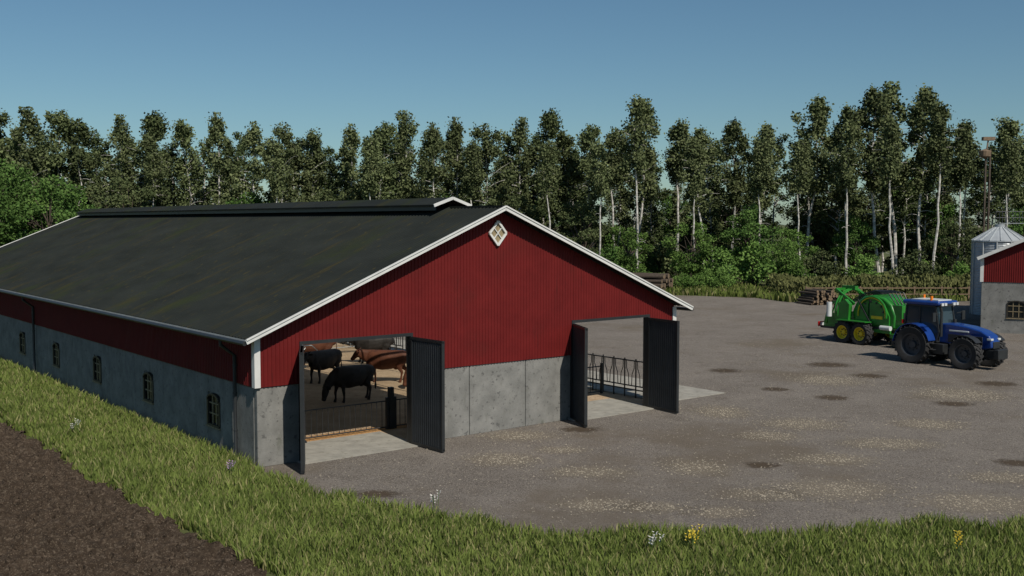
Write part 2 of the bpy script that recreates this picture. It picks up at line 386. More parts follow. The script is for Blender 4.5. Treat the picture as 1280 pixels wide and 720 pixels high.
mb.obj('red_siding',BARN)
mb=MB()
def gpanel(x0,x1): mb.box(x0+.012,x1-.012,0,.18,0,CZ,'conc')
gpanel(0,1.41-.08); 
for a,b in ((5.23,7.46),(7.46,9.83),(9.83,11.89)): gpanel(a,b)
gpanel(15.79,W)
wins=[3.07+5.72*i for i in range(8)]
ys=[.19]+[3.07+1.43+2.86*i for i in range(15) if 3.07+1.43+2.86*i<D-1]
ys=[.19,1.64]+ys[1:]+[D]
for i in range(len(ys)-1):
    a,b=ys[i]+.012,ys[i+1]-.012
    wi=[w_ for w_ in wins if a<w_-.5 and w_+.5<b]
    if wi:
        c=wi[0]; mb.box(0,.18,a,c-.47,0,CZ,'conc'); mb.box(0,.18,c+.47,b,0,CZ,'conc')
        mb.box(0,.18,c-.47,c+.47,0,.72,'conc'); mb.box(0,.18,c-.47,c+.47,1.76,CZ,'conc')
    else: mb.box(0,.18,a,b,0,CZ,'conc')
for a in np.arange(0,W-1,2.446): mb.box(a+.01,a+2.436,D-.18,D,0,CZ,'conc')
mb.obj('concrete_base',BARN,bevel=.012,segs=1)
mb=MB()
y=.19; xs=sorted([.19,W/2,W-.01]+[d for p in doors for d in p])
for i in range(len(xs)-1):
    a=(xs[i]+xs[i+1])/2; z=DH+.1 if any(d0<a<d1 for d0,d1 in doors) else 0
    mb.add([(xs[i],y,z),(xs[i+1],y,z),(xs[i+1],y,roofz(xs[i+1])-.14),(xs[i],y,roofz(xs[i])-.14)],[(0,1,2,3)],'inner')
mb.add([(.2,.2,CZ),(.2,D-.2,CZ),(.2,D-.2,roofz(0)-.12),(.2,.2,roofz(0)-.12)],[(0,1,2,3)],'inner')
mb.add([(.2,D-.19,0),(W,D-.19,0),(W,D-.19,roofz(W)-.14),(W/2,D-.19,RZ-.14),(.2,D-.19,roofz(0)-.14)],[(0,1,2,3,4)],'inner')
mb.box(-.02,.2,0,D,CZ-.03,CZ+.03,'black')
mb.obj('inner_walls',BARN)
def roofside(mb,sgn):
    per=.2; yv=[]; y=-EO
    while y<D+EO-.2:
        yv+=[(y,0),(y+.11,0),(y+.135,.03),(y+.175,.03)]; y+=per
    yv.append((D+EO,0)); vs=[];fs=[]
    xe=-EO if sgn<0 else W+EO
    xs=[W/2,xe] if sgn<0 else [W/2,8.9,16.7,xe]
    m=len(xs)
    for a,b in yv:
        for x in xs: vs.append((x,a,roofz(x)+b))
    added=[]
    for i in range(len(yv)-1):
        for j in range(m-1):
            f=(m*i+j,m*i+j+1,m*(i+1)+j+1,m*(i+1)+j); f=f if sgn<0 else f[::-1]
            if sgn>0 and j==1 and yv[i][0]>.6 and (yv[i][0]%5.72)>.3: added.append(f)  # added see-through sheets on the unseen slope, so sun reaches the floor
            else: fs.append(f)
    mb.add(vs,fs,'roof')
    if added: mb.add(vs,added,'addsheet')
    y0,y1=-EO,D+EO
    if sgn<0:
        u=.09
        vs=[(W/2,y0,RZ-u),(xe,y0,EZ-u),(xe,y1,EZ-u),(W/2,y1,RZ-u),(W/2,y0,RZ-.002),(xe,y0,EZ-.002),(xe,y1,EZ-.002),(W/2,y1,RZ-.002)]
        mb.add(vs,[(0,3,2,1),(0,1,5,4),(1,2,6,5),(2,3,7,6)],'inner')
mb=MB(); roofside(mb,-1); roofside(mb,1); mb.obj('roof',BARN)
mb=MB()
y0,y1=2.5,D-.4
for sg in (-1,1):
    xa=W/2; xb=W/2+sg*.75
    vs=[(xa,y0,RZ+.36),(xb,y0,RZ+.1),(xb,y1,RZ+.1),(xa,y1,RZ+.36),(xa,y0,RZ+.31),(xb,y0,RZ+.05),(xb,y1,RZ+.05),(xa,y1,RZ+.31)]
    mb.add(vs,[(0,1,2,3),(7,6,5,4),(1,5,6,2),(0,4,5,1),(3,2,6,7)],'roof')
    mb.box(xb-sg*.12-.02,xb-sg*.12+.02,y0+.1,y1-.1,RZ-.1,RZ+.12,'black')
    mb.beam((xa,y0-.03,RZ+.33),(xb+sg*.05,y0-.03,RZ+.06),.05,.1,'white')
mb.box(W/2-.12,W/2+.12,-EO-.02,y0,RZ-.03,RZ+.045,'roof')
mb.obj('ridge_vent',BARN)
mb=MB()
for y in (-EO-.03,D+EO+.03):
    for sg,xe in ((-1,-EO-.03),(1,W+EO+.03)):
        mb.beam((W/2,y,RZ-.05),(xe,y,EZ-.063),.05,.13,'white')
        mb.beam((W/2,y-.03 if y<0 else y+.03,RZ+.015),(xe,y-.03 if y<0 else y+.03,EZ+.002),.05,.045,'white')
mb.box(-.09,.09,-.09,-.062,CZ,3.75,'white'); mb.box(-.09,-.068,-.062,.1,CZ,3.72,'white')
mb.box(W-.09,W+.1,-.09,-.062,CZ,3.75,'white')
mb.obj('white_trim',BARN)
mb=MB()
mb.tube([(-EO-.06,-EO,EZ-.1),(-EO-.06,D+EO,EZ-.1)],.065,'black',8)
mb.tube([(W+EO+.06,-EO,EZ-.1),(W+EO+.06,D+EO,EZ-.1)],.065,'black',8)
for y in (1.18,23.4,43.5):
    mb.tube([(-EO-.06,y,EZ-.12),(-EO-.06,y,EZ-.28),(-.13,y,EZ-.62),(-.13,y,.25),(-.25,y,.08)],.055,'black',8)
    for z in (.9,2.0,2.8): mb.tube([(-.13,y,z),(-.13,y,z+.05)],.068,'black',8)
mb.obj('gutters',BARN,smooth=True)
def arched(mb,cy,x,z0,z1,hw,arch=.16):
    n=8
    pts=[(cy-hw,z0),(cy+hw,z0)]+[(cy+hw*math.cos(t),z1-arch+arch*math.sin(t)) for t in np.linspace(0,math.pi,n)]
    mb.add([(x+.05,a,b) for a,b in pts],[tuple(range(len(pts)))[::-1]],'glass')
    mb.box(x+.052,x+.1,cy-hw-.05,cy+hw+.05,z0-.06,z1+.1,'conc')
    for i in range(len(pts)):
        a,b=pts[i],pts[(i+1)%len(pts)]
        mb.beam((x+.0,a[0],a[1]),(x+.0,b[0],b[1]),.1,.06,'wframe')
    for k in (-.33,.33): mb.beam((x+.03,cy+hw*k,z0),(x+.03,cy+hw*k,z1-.03),.035,.035,'brick')
    for k in (.36,.7): mb.beam((x+.032,cy-hw,z0+(z1-z0)*k),(x+.032,cy+hw,z0+(z1-z0)*k),.035,.035,'brick')
    mb.box(x-.07,x+.05,cy-hw-.05,cy+hw+.05,z0-.07,z0-.031,'brick')
mb=MB()
for c in wins: arched(mb,c,0,.76,1.72,.45,.2)
mb.obj('side_windows',BARN)
mb=MB(); cx,cz,r=W/2,6.62,.4; y=-.09
q=[(cx,cz+r),(cx+r*.86,cz),(cx,cz-r),(cx-r*.86,cz)]
mb.add([(a,y+.015,b) for a,b in q],[(0,3,2,1)],'brick')
for i in range(4): mb.beam((q[i][0],y-.02,q[i][1]),(q[(i+1)%4][0],y-.02,q[(i+1)%4][1]),.06,.07,'white')
for i in range(2):
    a=[(q[i][j]+q[i+1][j])/2 for j in (0,1)]; b=[(q[i+2][j]+q[(i+3)%4][j])/2 for j in (0,1)]
    mb.beam((a[0],y-.01-.004*i,a[1]),(b[0],y-.01-.004*i,b[1]),.03,.03,'white')
mb.obj('gable_window',BARN)
mb=MB()
for d0,d1 in doors:
    mb.box(d0-.08,d0,-.07,.2,0,DH+.1,'black'); mb.box(d1,d1+.08,-.07,.2,0,DH+.1,'black'); mb.box(d0,d1,-.07,.2,DH,DH+.1,'black')
mb.obj('door_frames',BARN)
def leaf(name,hx,ang,L=1.62):
    mb=MB(); mb.box(0,L,-.03,.03,.04,DH-.02,'door')
    x=.05
    while x<L-.08:
        mb.box(x,x+.05,-.045,.045,.1,DH-.08,'door'); x+=.11
    for z in (.04,DH-.1): mb.box(-.01,L+.01,-.055,.055,z,z+.08,'black')
    for x in (-.01,L-.05): mb.box(x,x+.06,-.052,.052,.06,DH-.04,'black')
    for z in (.6,2.8): mb.beam((-.06,0,z),(.12,.06,z),.1,.05,'black')
    o=mb.obj(name,BARN); o.location=(hx,-.1,0); o.rotation_euler=(0,0,ang); return o
leaf('door_leaf',1.39,math.radians(-118)); leaf('door_leaf_b',5.17,math.radians(-88))
leaf('door_leaf_c',11.95,math.radians(-117)); leaf('door_leaf_d',15.73,math.radians(-96))
mb=MB()
mb.box(.2,W,.18,D-.2,-.05,.03,'sand')
for d0,d1 in doors: mb.box(d0-.2,d1+.2,-.45,2.2,-.05,.036,'apron')
mb.box(W+.05,W+3.45,.3,D,-.05,.034,'apron'); mb.box(W-.3,W+.05,.2,D,-.05,.09,'apron')
mb.box(1.,9.2,2.25,2.9,-.03,.042,'straw')
mb.obj('floor_slabs',BARN)
mb=MB()
for y in np.arange(5.72,D-1,5.72):
    mb.box(W-.2,W,y-.1,y+.1,0,EZ+.05,'galv')
    for sg in (-1,1):
        xe=.25 if sg<0 else W-.1
        mb.beam((W/2,y,RZ-.26),(xe,y,roofz(xe)-.26),.12,.24,'wood')
mb.box(W-.18,W,.2,D-.2,3.62,3.84,'wood')
for x in (1.5,3,4.5,6,7.5,9.6,12.5,15.6): mb.box(x-.03,x+.03,.2,D-.2,roofz(x)-.2,roofz(x)-.11,'wood')
mb.obj('roof_frames',BARN)
def bars(mb,a,b,h,k,step=.13,z0=.12,post=True,r=.012,mid=False):
    a=Vector((*a,0));b=Vector((*b,0)); n=max(1,int((b-a).length/step))
    for z in (z0,h)+((h*.5,) if mid else ()): mb.tube([a+Vector((0,0,z)),b+Vector((0,0,z))],.024,k,6)
    for i in range(n+1):
        p=a.lerp(b,i/n); mb.tube([p+Vector((0,0,z0)),p+Vector((0,0,h))],r,k,5,cap=False)
    if post:
        for p in (a,b): mb.box(p.x-.045,p.x+.045,p.y-.045,p.y+.045,0,h+.12,k)
mb=MB(); bars(mb,(.3,2.35),(5.75,2.35),1.0,'black',step=.2); bars(mb,(6.05,2.35),(11.4,2.35),1.0,'black',step=.2)
mb.box(5.82,5.98,2.27,2.43,0,1.45,'black'); bars(mb,(11.4,2.35),(11.4,9),1.0,'black')
mb.obj('pen_gate',BARN,smooth=False)
mb=MB()
def feedfence(mb,a,b,k='black',h=1.5):
    a=Vector((*a,0));b=Vector((*b,0)); L=(b-a).length; n=int(L/.62); d=(b-a)/n
    for z in (.35,.5,h): mb.tube([a+Vector((0,0,z)),b+Vector((0,0,z))],.028,k,6)
    for i in range(n+1):
        p=a+d*i; mb.tube([p,p+Vector((0,0,h+.08))],.03,k,6)
        if i<n:
            q_=p+d*.5
            for sg in (-1,1):
                mb.tube([q_+d*.12*sg+Vector((0,0,.5)),q_+d*.16*sg+Vector((0,0,.95)),q_+d*.34*sg+Vector((0,0,1.2)),q_+d*.36*sg+Vector((0,0,h))],.018,k,5)
for i in range(7): feedfence(mb,(W-.35,1.0+5.9*i),(W-.35,1.0+5.9*i+5.6))
bars(mb,(12.2,3.3),(16.5,3.3),1.15,'black',step=.3)
feedfence(mb,(12.1,4.2),(12.1,9.8),h=1.35)
mb.obj('feed_fence',BARN)
mb=MB()
bars(mb,(9,15),(9,D-2),1.35,'galv',step=.5,mid=True)
for y in (26,33,40): bars(mb,(.5,y),(9,y),1.4,'galv',step=.4,mid=True)
for y in (23,30,37): bars(mb,(9,y),(W-.6,y),1.4,'galv',step=.4,mid=True)
for y in np.arange(17,40,1.2):
    mb.tube([(9.1,y,.2),(9.1,y,1.2),(10.6,y,1.15),(10.9,y,.9),(10.6,y,.6),(9.1,y,.55)],.03,'galv',6)
mb.obj('stall_rails',BARN)

# ------------------------------------------------------------ cows
r_=math.radians
def cow(loc,rz,mat,graze=False,scale=1.0,step=0.0,turn=0.0):
    V=[];F=[]
    def loft(secs,n=14,side=(0,1,0)):
        P=[Vector(s[0]) for s in secs]; sd=Vector(side).normalized(); o=len(V)
        for i,s in enumerate(secs):
            d=(P[min(i+1,len(P)-1)]-P[max(i-1,0)]).normalized(); u=d.cross(sd).normalized(); sv=u.cross(d).normalized()
            for j in range(n):
                t=2*math.pi*j/n; c,q=math.cos(t),math.sin(t); e=.85
                V.append(tuple(P[i]+sv*(math.copysign(abs(c)**e,c)*s[1])+u*(math.copysign(abs(q)**e,q)*s[2])))
        for i in range(len(P)-1):
            for j in range(n): F.append((o+i*n+j,o+i*n+(j+1)%n,o+(i+1)*n+(j+1)%n,o+(i+1)*n+j))
        F.append(tuple(o+j for j in range(n))[::-1]); F.append(tuple(o+(len(P)-1)*n+j for j in range(n)))
    loft([((-1.04,0,1.16),.07,.09),((-.99,0,1.13),.19,.2),((-.8,0,1.1),.27,.28),((-.55,0,1.07),.29,.33),((-.2,0,.98),.36,.42),((.15,0,.96),.37,.44),((.45,0,.99),.3,.42),((.7,0,1.01),.23,.38),((.84,0,1.02),.14,.28)],20)
    if graze:
        loft([((.5,0,1.1),.16,.3),((.8,turn*.25,.99),.14,.27),((1.02,turn*.6,.8),.12,.2),((1.14,turn*.9,.62),.1,.14)])
        p0=Vector((1.13,turn*.95,.66)); hd=Vector((.25,turn*.1,-.97)).normalized()
    else:
        loft([((.5,0,1.12),.16,.3),((.8,turn*.25,1.14),.14,.28),((1.04,turn*.7,1.22),.115,.22),((1.16,turn,1.28),.1,.16)])
        p0=Vector((1.12,turn,1.37)); hd=Vector((.66,turn*.6,-.75)).normalized()
    hs=[(-.02,.08,.08),(.05,.12,.125),(.16,.13,.14),(.28,.105,.125),(.4,.085,.095),(.48,.098,.09),(.53,.08,.075),(.55,.04,.04)]
    loft([(tuple(p0+hd*t),a,b) for t,a,b in hs])
    up=Vector((.97,0,.25)) if graze else Vector((.72,0,.69))
    for s in (-1,1):
        b=p0+hd*.05+Vector((0,s*.09,0)); ed=Vector((0,s,0))-hd*.1-up*.1
        loft([(tuple(b),.03,.03),(tuple(b+ed*.07),.055,.024),(tuple(b+ed*.15),.065,.022),(tuple(b+ed*.23),.02,.014)],8,tuple(hd))
        hb=p0+hd*.0+Vector((0,s*.06,0))+up*.05
        loft([(tuple(hb),.028,.028),(tuple(hb+Vector((0,s*.1,0))-hd*.04),.024,.024),(tuple(hb+Vector((0,s*.13,0))-hd*.12),.014,.014)],8,tuple(up))
        st=step*s; y=s*.17
        loft([((-.74,y*.8,1.08),.12,.22),((-.68+st*.1,y,.86),.125,.21),((-.64+st*.4,y*1.1,.7),.09,.15),((-.74+st*.7,y*1.15,.56),.06,.09),((-.83+st,y*1.15,.46),.048,.066),((-.81+st,y*1.15,.3),.036,.045),((-.79+st,y*1.15,.15),.044,.05),((-.76+st,y*1.15,.07),.05,.06),((-.74+st,y*1.15,.0),.06,.075)],10)
        fx=-st
        loft([((.56,y*.8,1.1),.1,.2),((.52,y,.86),.1,.17),((.52+fx*.3,y*1.05,.66),.075,.1),((.54+fx*.8,y*1.05,.44),.05,.06),((.54+fx,y*1.05,.38),.053,.06),((.53+fx,y*1.05,.24),.037,.042),((.53+fx,y*1.05,.13),.045,.05),((.55+fx,y*1.05,.07),.05,.058),((.57+fx,y*1.05,0),.06,.072)],10)
    loft([((-.98,0,1.22),.04,.05),((-1.08,0,1.15),.035,.035),((-1.12,.01,.9),.024,.024),((-1.12,.02,.66),.024,.024),((-1.11,.03,.52),.05,.05),((-1.1,.03,.36),.025,.025)],8)
    loft([((-.42,0,.76),.12,.12),((-.48,0,.62),.13,.14),((-.5,0,.55),.07,.08)],10)
    me=bpy.data.meshes.new('cow'); me.from_pydata(V,[],F); me.materials.append(M[mat])
    o=bpy.data.objects.new('cow',me); COL.objects.link(o)
    rm=o.modifiers.new('merge','REMESH'); rm.mode='VOXEL'; rm.voxel_size=.02; rm.use_smooth_shade=True
    sm=o.modifiers.new('smooth','SMOOTH'); sm.factor=.5; sm.iterations=5
    o.location=loc; o.rotation_euler=(0,0,rz); o.scale=(scale,)*3
    return o
cow((-6.25,40.5,.03),r_(222),'cowblk',graze=True,step=.08)
cow((-8.2,45.4,.03),r_(238),'cowblk',turn=.1,step=.06)
cow((-5.5,45.4,.03),r_(178),'cowbrn',step=.1,turn=.1)
cow((-9.7,51.0,.03),r_(200),'cowbrn',step=.05)
cow((-6.9,51.5,.03),r_(185),'cowblk',graze=False,step=.08)
cow((-3.3,43.8,.03),r_(200),'cowbrn',graze=True,step=.05)
cow((-10.6,54.5,.03),r_(20),'cowblk')

# ------------------------------------------------------------ tractor
def wheel(mb,c,Rr,w,side,rimk,rr=.6,lugs=20):
    rim=Rr*rr; h=w/2
    mb.lathe_y(c,[(rim,-h*.85),(rim+.04,-h*.95),(Rr*.93,-h),(Rr*.985,-h*.8),(Rr,0),(Rr*.985,h*.8),(Rr*.93,h),(rim+.04,h*.95),(rim,h*.85)],'tire',36)
    mb.lathe_y(c,[(rim,-h*.86),(rim*.92,-h*.8),(rim*.85,-h*.2),(rim*.35,-h*.1),(rim*.3,side*h*.45),(0.001,side*h*.45)],rimk,28)
    mb.lathe_y(c,[(rim,h*.86),(rim*.92,h*.8),(rim*.85,h*.2),(rim*.35,h*.1)],rimk,28)
    for j in range(lugs):
        for sg in (-1,1):
            t=2*math.pi*(j+(.5 if sg>0 else 0))/lugs
            rot=Matrix.Translation(Vector(c))@Matrix.Rotation(-t,4,'Y')@Matrix.Translation((Rr,sg*h*.48,0))@Matrix.Rotation(sg*.6,4,'X')
            mb.box(-.04,.035,-h*.52,h*.52,-.035,.035,'tire',rot)
    for j in range(8):
        t=2*math.pi*j/8; mb.box(-.025,.025,-.02,.02,-.025,.025,'black',Matrix.Translation((c[0]+rim*.5*math.cos(t),c[1]+side*h*.2,c[2]+rim*.5*math.sin(t))))
TR=empty('tractor',(20.75,52.3,0),r_(90-146))
mb=MB()
for s in (-1,1):
    wheel(mb,(0,s*.98,.93),.93,.6,s,'rim'); wheel(mb,(2.8,s*.98,.76),.76,.52,s,'rim')
mb.obj('wheels',TR,smooth=True)
mb=MB()
prof=[(.95,1.1),(.95,2.02),(1.6,2.06),(2.5,1.98),(3.2,1.83),(3.6,1.62),(3.72,1.35),(3.74,1.05),(3.3,.95)]
n=len(prof)
ws=[.44,.4,.42,.42,.4,.37,.36,.36,.4]
sec=[(x,z,wd) for (x,z),wd in zip(prof,ws)]
mb.add([(x,-w_,z) for x,z,w_ in sec]+[(x,w_,z) for x,z,w_ in sec],[tuple(range(n)),tuple(range(n,2*n))[::-1]]+[(i,i+n,(i+1)%n+n,(i+1)%n) for i in range(n)],'blue')
mb.obj('hood',TR,bevel=.07,smooth=True,segs=3)
mb=MB()
mb.box(3.6,3.77,-.26,.26,1.02,1.34,'black'); 
for s in (-1,1):
    mb.box(1.5,3.3,s*.425-.015,s*.425+.015,1.15,1.55,'black'); mb.box(3.5,3.73,s*.3-.1,s*.3+.1,1.4,1.5,'film')
    mb.box(1.55,2.6,s*.43-.015,s*.43+.015,1.68,1.76,'film')
mb.box(-.5,3.4,-.3,.3,.62,1.1,'black'); mb.box(2.6,3.0,-.75,.75,.6,.9,'black'); mb.box(3.4,3.95,-.35,.35,.55,.95,'black')
mb.box(3.85,4.1,-.4,.4,.55,1.0,'black'); mb.tube([(0,-.9,.93),(0,.9,.93)],.2,'black',12)
mb.box(-1.0,-.4,-.35,.35,.5,1.1,'black'); 
for s in (-1,1):
    mb.beam((-.6,s*.4,1.0),(-1.35,s*.42,.6),.08,.12,'black')
    mb.box(.75,1.5,s*.62-.2,s*.62+.2,.55,1.05,'black')
    for z in (.45,.75,1.05): mb.box(.85,1.15,s*.95-.12,s*.95+.12,z,z+.03,'black')
mb.obj('chassis',TR,bevel=.03,smooth=True)
mb=MB()
for s in (-1,1):
    pts=[]
    for t in np.linspace(r_(15),r_(175),12): pts.append((1.03*math.cos(t),.93+1.03*math.sin(t)))
    for i in range(len(pts)-1):
        a,b=pts[i],pts[i+1]; y0,y1=sorted((s*.66,s*1.27))
        mb.add([(a[0],y0,a[1]),(a[0],y1,a[1]),(b[0],y1,b[1]),(b[0],y0,b[1]),(a[0],y0,a[1]+.04),(a[0],y1,a[1]+.04),(b[0],y1,b[1]+.04),(b[0],y0,b[1]+.04)],[(0,3,2,1),(4,5,6,7),(0,1,5,4),(2,3,7,6),(1,2,6,5),(3,0,4,7)],'blue')
    for t in np.linspace(r_(40),r_(140),7)[:-1]:
        t2=t+r_(100)/6; a=(2.8+.86*math.cos(t),.76+.86*math.sin(t)); b=(2.8+.86*math.cos(t2),.76+.86*math.sin(t2))
        mb.beam((a[0],s*.98,a[1]),(b[0],s*.98,b[1]),.46,.03,'black')
mb.obj('fenders',TR)
mb=MB()
cab=[(1.0,1.15),(1.15,1.6),(.95,2.86),(-.65,2.86),(-.75,1.75),(-.5,1.2)]
mb.prism(cab,-.66,.66,'tglass'); mb.obj('cab_glass',TR)
mb=MB()
for s in (-1,1):
    y=s*.68
    for i in range(len(cab)):
        a,b=cab[i],cab[(i+1)%len(cab)]; mb.beam((a[0],y,a[1]),(b[0],y,b[1]),.07,.08,'black')
    mb.beam((.1,y,1.2),(.1,y,2.86),.06,.07,'black')
    mb.beam((1.2,s*.7,2.5),(1.25,s*1.15,2.55),.03,.03,'black'); mb.box(1.2,1.26,s*1.2-.12,s*1.2+.12,2.15,2.6,'black')
mb.box(.95,1.05,-.68,.68,1.1,1.55,'black'); mb.box(-.8,-.7,-.66,.66,1.2,1.75,'black')
mb.tube([(1.2,-.55,1.4),(1.2,-.55,2.6),(1.15,-.6,3.0)],.07,'black',10)
mb.tube([(1.2,.55,1.4),(1.2,.55,2.2)],.09,'black',10)
mb.obj('cab_frame',TR)
mb=MB(); mb.box(-.85,1.2,-.8,.8,2.9,3.12,'blue'); mb.obj('cab_roof',TR,bevel=.09,smooth=True,segs=3)
mb=MB(); mb.box(1.1,1.25,-.7,.7,2.86,2.98,'black')
for y in (-.6,-.35,.35,.6): mb.box(1.2,1.3,y-.09,y+.09,2.9,3.03,'film')
mb.box(-.5,1.0,-.55,.55,3.12,3.16,'film'); mb.tube([(.6,-.5,3.12),(.6,-.5,3.34)],.07,'orange',10); mb.tube([(-.5,.5,3.12),(-.5,.5,3.32)],.06,'orange',10)
mb.box(-.9,-.84,-.75,-.6,1.9,2.1,'redl')
mb.obj('roof_lights',TR)

# ------------------------------------------------------------ baler
BA=empty('round_baler_wrapper',(21.1,60.0,0),r_(90-149)); BA.scale=(1.12,1.12,1.12)
mb=MB()
for s in (-1,1):
    for x in (-.1,-1.22): wheel(mb,(x,s*1.18,.56),.56,.46,s,'yellow',rr=.62,lugs=16)
mb.obj('wheels',BA,smooth=True)
mb=MB()
prof=[(1.55,.95),(1.6,1.55),(1.35,2.1),(.9,2.42),(.3,2.55),(-.35,2.45),(-.85,2.1),(-1.1,1.6),(-1.0,1.0),(-.4,.7),(.9,.65)]
mb.prism(prof,-.78,.78,'green'); mb.obj('bale_chamber',BA,bevel=.08,smooth=True,segs=3)
mb=MB()
for s in (-1,1):
    y=s*.8
    mb.prism([(1.3,1.05),(1.3,1.5),(1.05,1.95),(.6,2.2),(.1,2.2),(.1,1.05)],y-.06,y+.06,'green')
    mb.prism([(.0,1.1),(.0,2.2),(-.4,2.05),(-.8,1.6),(-.75,1.1)],y-.08,y+.08,'green')
    mb.box(.02,.08,y-.03,y+.03,1.0,2.3,'black')
    arc=[(.25+.92*math.cos(t),s*.9,1.58+.9*math.sin(t)) for t in np.linspace(r_(-10),r_(190),14)]
    mb.tube(arc,.05,'green',6); mb.tube([(a*.93+.02,s*.91,1.58+(z-1.58)*.92) for a,_,z in arc],.025,'yellow',5)
    for t in (.2,.7,1.2,1.7,2.2,2.7): mb.tube([(.25+.72*math.cos(t),s*.8,1.6+.6*math.sin(t)),(.25+.72*math.cos(t),s*.9,1.6+.6*math.sin(t))],.05,'black',8)
    mb.box(-.3,1.2,y-.06,y+.06,.72,.95,'black'); mb.box(.2,.9,s*.87-.01,s*.87+.01,1.35,1.5,'yellow')
    mb.beam((-1.7,s*.85,.75),(1.4,s*.85,.75),.1,.16,'green'); mb.beam((-3.0,s*.75,.8),(-1.,s*.85,.8),.1,.16,'green')
    mb.box(-1.6,.3,s*1.2-.25,s*1.2+.25,1.16,1.2,'green')
    mb.prism([(-1.9,1.2),(-1.75,2.0),(-1.3,2.25),(-1.0,2.0),(-1.05,1.2)],s*1.0-.12,s*1.0+.12,'green')
    mb.beam((.3,s*.95,1.0),(-.6,s*.95,2.3),.05,.06,'black')
    mb.tube([(-3.0,s*.6,.9),(-1.6,s*.6,.9)],.12,'black',10)
    mb.box(-3.1,-3.05,s*.9-.2,s*.9+.2,.7,.95,'redl')
mb.box(1.35,1.95,-.72,.72,1.35,2.1,'green'); mb.box(1.5,1.99,-.6,.6,1.45,1.75,'black')
mb.tube([(1.9,-1.1,.35),(1.9,1.1,.35)],.26,'black',12); mb.box(1.6,2.1,-1.15,1.15,.5,.7,'green')
mb.beam((1.2,0,.8),(4.2,0,.75),.28,.22,'green'); mb.beam((1.6,.5,.75),(3.2,.05,.75),.12,.15,'green'); mb.beam((1.6,-.5,.75),(3.2,-.05,.75),.12,.15,'green')
mb.tube([(2.6,.3,.8),(2.6,.3,.1)],.06,'black',8)
mb.tube([(1.2,0,1.0),(4.6,0,.9)],.07,'black',8)
mb.box(-3.1,-1.2,-.9,.9,.62,.72,'black')
for dx in (0,.16):
    mb.tube([(-1.9+dx,1.12*math.cos(t),1.6+1.1*math.sin(t)) for t in np.linspace(r_(-20),r_(200),22)],.05,'green',6)
for y in (-.75,.75):
    mb.beam((-1.0,y,2.0),(-2.2,y,2.7),.12,.14,'green'); mb.beam((-1.6,y,.8),(-1.9,y,2.55),.12,.18,'green')
    mb.beam((-2.9,y,.8),(-2.6,y,1.9),.12,.16,'green'); mb.beam((-2.6,y,1.9),(-1.8,y,2.2),.1,.14,'green')
    mb.box(-2.7,-1.2,y-.04,y+.04,.85,1.45,'green')
mb.beam((-2.2,-.75,2.7),(-2.2,.75,2.7),.14,.14,'green')
mb.box(-2.4,-1.5,-.12,.12,2.68,2.88,'green')
for s in (-1,1): 
    mb.tube([(-2.2,s*1.25,1.3),(-2.2,s*1.25,2.05)],.14,'film',12); mb.tube([(.9,s*.98,.95),(1.5,s*.98,.95)],.12,'film',12)
for i in range(5):
    y=-.5+.25*i; mb.tube([(1.4,y,2.1),(1.0,y*1.1,2.66),(.2,y,2.74),(-.6,y*.9,2.56),(-1.3,y,2.2)],.03,'black',5)
mb.box(-.2,.3,-.3,.3,2.52,2.75,'black')
mb.box(-3.05,-2.95,-.95,.95,.75,.9,'film'); mb.beam((-3.0,-.4,.9),(-2.5,-.4,2.0),.06,.06,'green')
mb.obj('frame_and_wrapper',BA,smooth=True)

# ------------------------------------------------------------ right-hand barn + silo
SH=empty('machine_shed',(29.75,66.3,0),r_(-30))
SW=16; sc=3.2
mb=MB()
siding(mb,(0,-.03),(1,0),SW,lambda a:sc,lambda a:4.75+.46*min(a,SW-a),(0,-1))
siding(mb,(-.03,0),(0,1),20,lambda a:sc,lambda a:4.7,(-1,0))
mb.obj('red_siding',SH)
mb=MB()
xw=2.0
mb.box(0,xw-.5,0,.2,0,sc,'conc'); mb.box(xw+.5,SW,0,.2,0,sc,'conc'); mb.box(xw-.5,xw+.5,0,.2,0,1.0,'conc'); mb.box(xw-.5,xw+.5,0,.2,2.05,sc,'conc')
for y in np.arange(.2,20,3): mb.box(0,.2,y+.01,y+2.99,0,sc,'conc')
mb.obj('concrete_base',SH)
mb=MB()
for i in (0,1):
    xe=-.25 if i==0 else SW+.25; ze=4.75-.115+.1
    zr=4.75+.46*SW/2+.1
    vs=[(SW/2,-.4,zr),(xe,-.4,ze),(xe,20,ze),(SW/2,20,zr),(SW/2,-.4,zr-.12),(xe,-.4,ze-.12),(xe,20,ze-.12),(SW/2,20,zr-.12)]
    mb.add(vs,[(0,1,2,3),(7,6,5,4),(0,4,5,1),(1,5,6,2)],'roof')
    mb.beam((SW/2,-.43,zr-.06),(xe,-.43,ze-.06),.05,.2,'white')
mb.box(-.1,.1,-.08,-.055,sc,4.7,'white')
mb.obj('roof',SH)
mb=MB(); arched(mb,0,0,1.0,2.05,.5,.2); o=mb.obj('window',SH); o.rotation_euler=(0,0,r_(90)); o.location=(xw,0,0)
SI=empty('grain_silo',(36.7,79,0))
mb=MB(); prof=[]; z=0
while z<5.5: prof+=[(1.85,z),(1.88,z+.06),(1.85,z+.12)]; z+=.12
mb.lathe_z((0,0,0),prof,'silo',40); mb.lathe_z((0,0,0),[(1.95,5.5),(1.95,5.6),(.35,6.6),(.35,6.8),(0.01,6.85)],'silo',24)
for j in range(16):
    t=2*math.pi*j/16; mb.beam((1.95*math.cos(t),1.95*math.sin(t),5.63),(.4*math.cos(t),.4*math.sin(t),6.6),.04,.05,'silo')
for j in range(12):
    t=2*math.pi*j/12; mb.beam((1.9*math.cos(t),1.9*math.sin(t),0),(1.9*math.cos(t),1.9*math.sin(t),5.5),.08,.08,'silo')
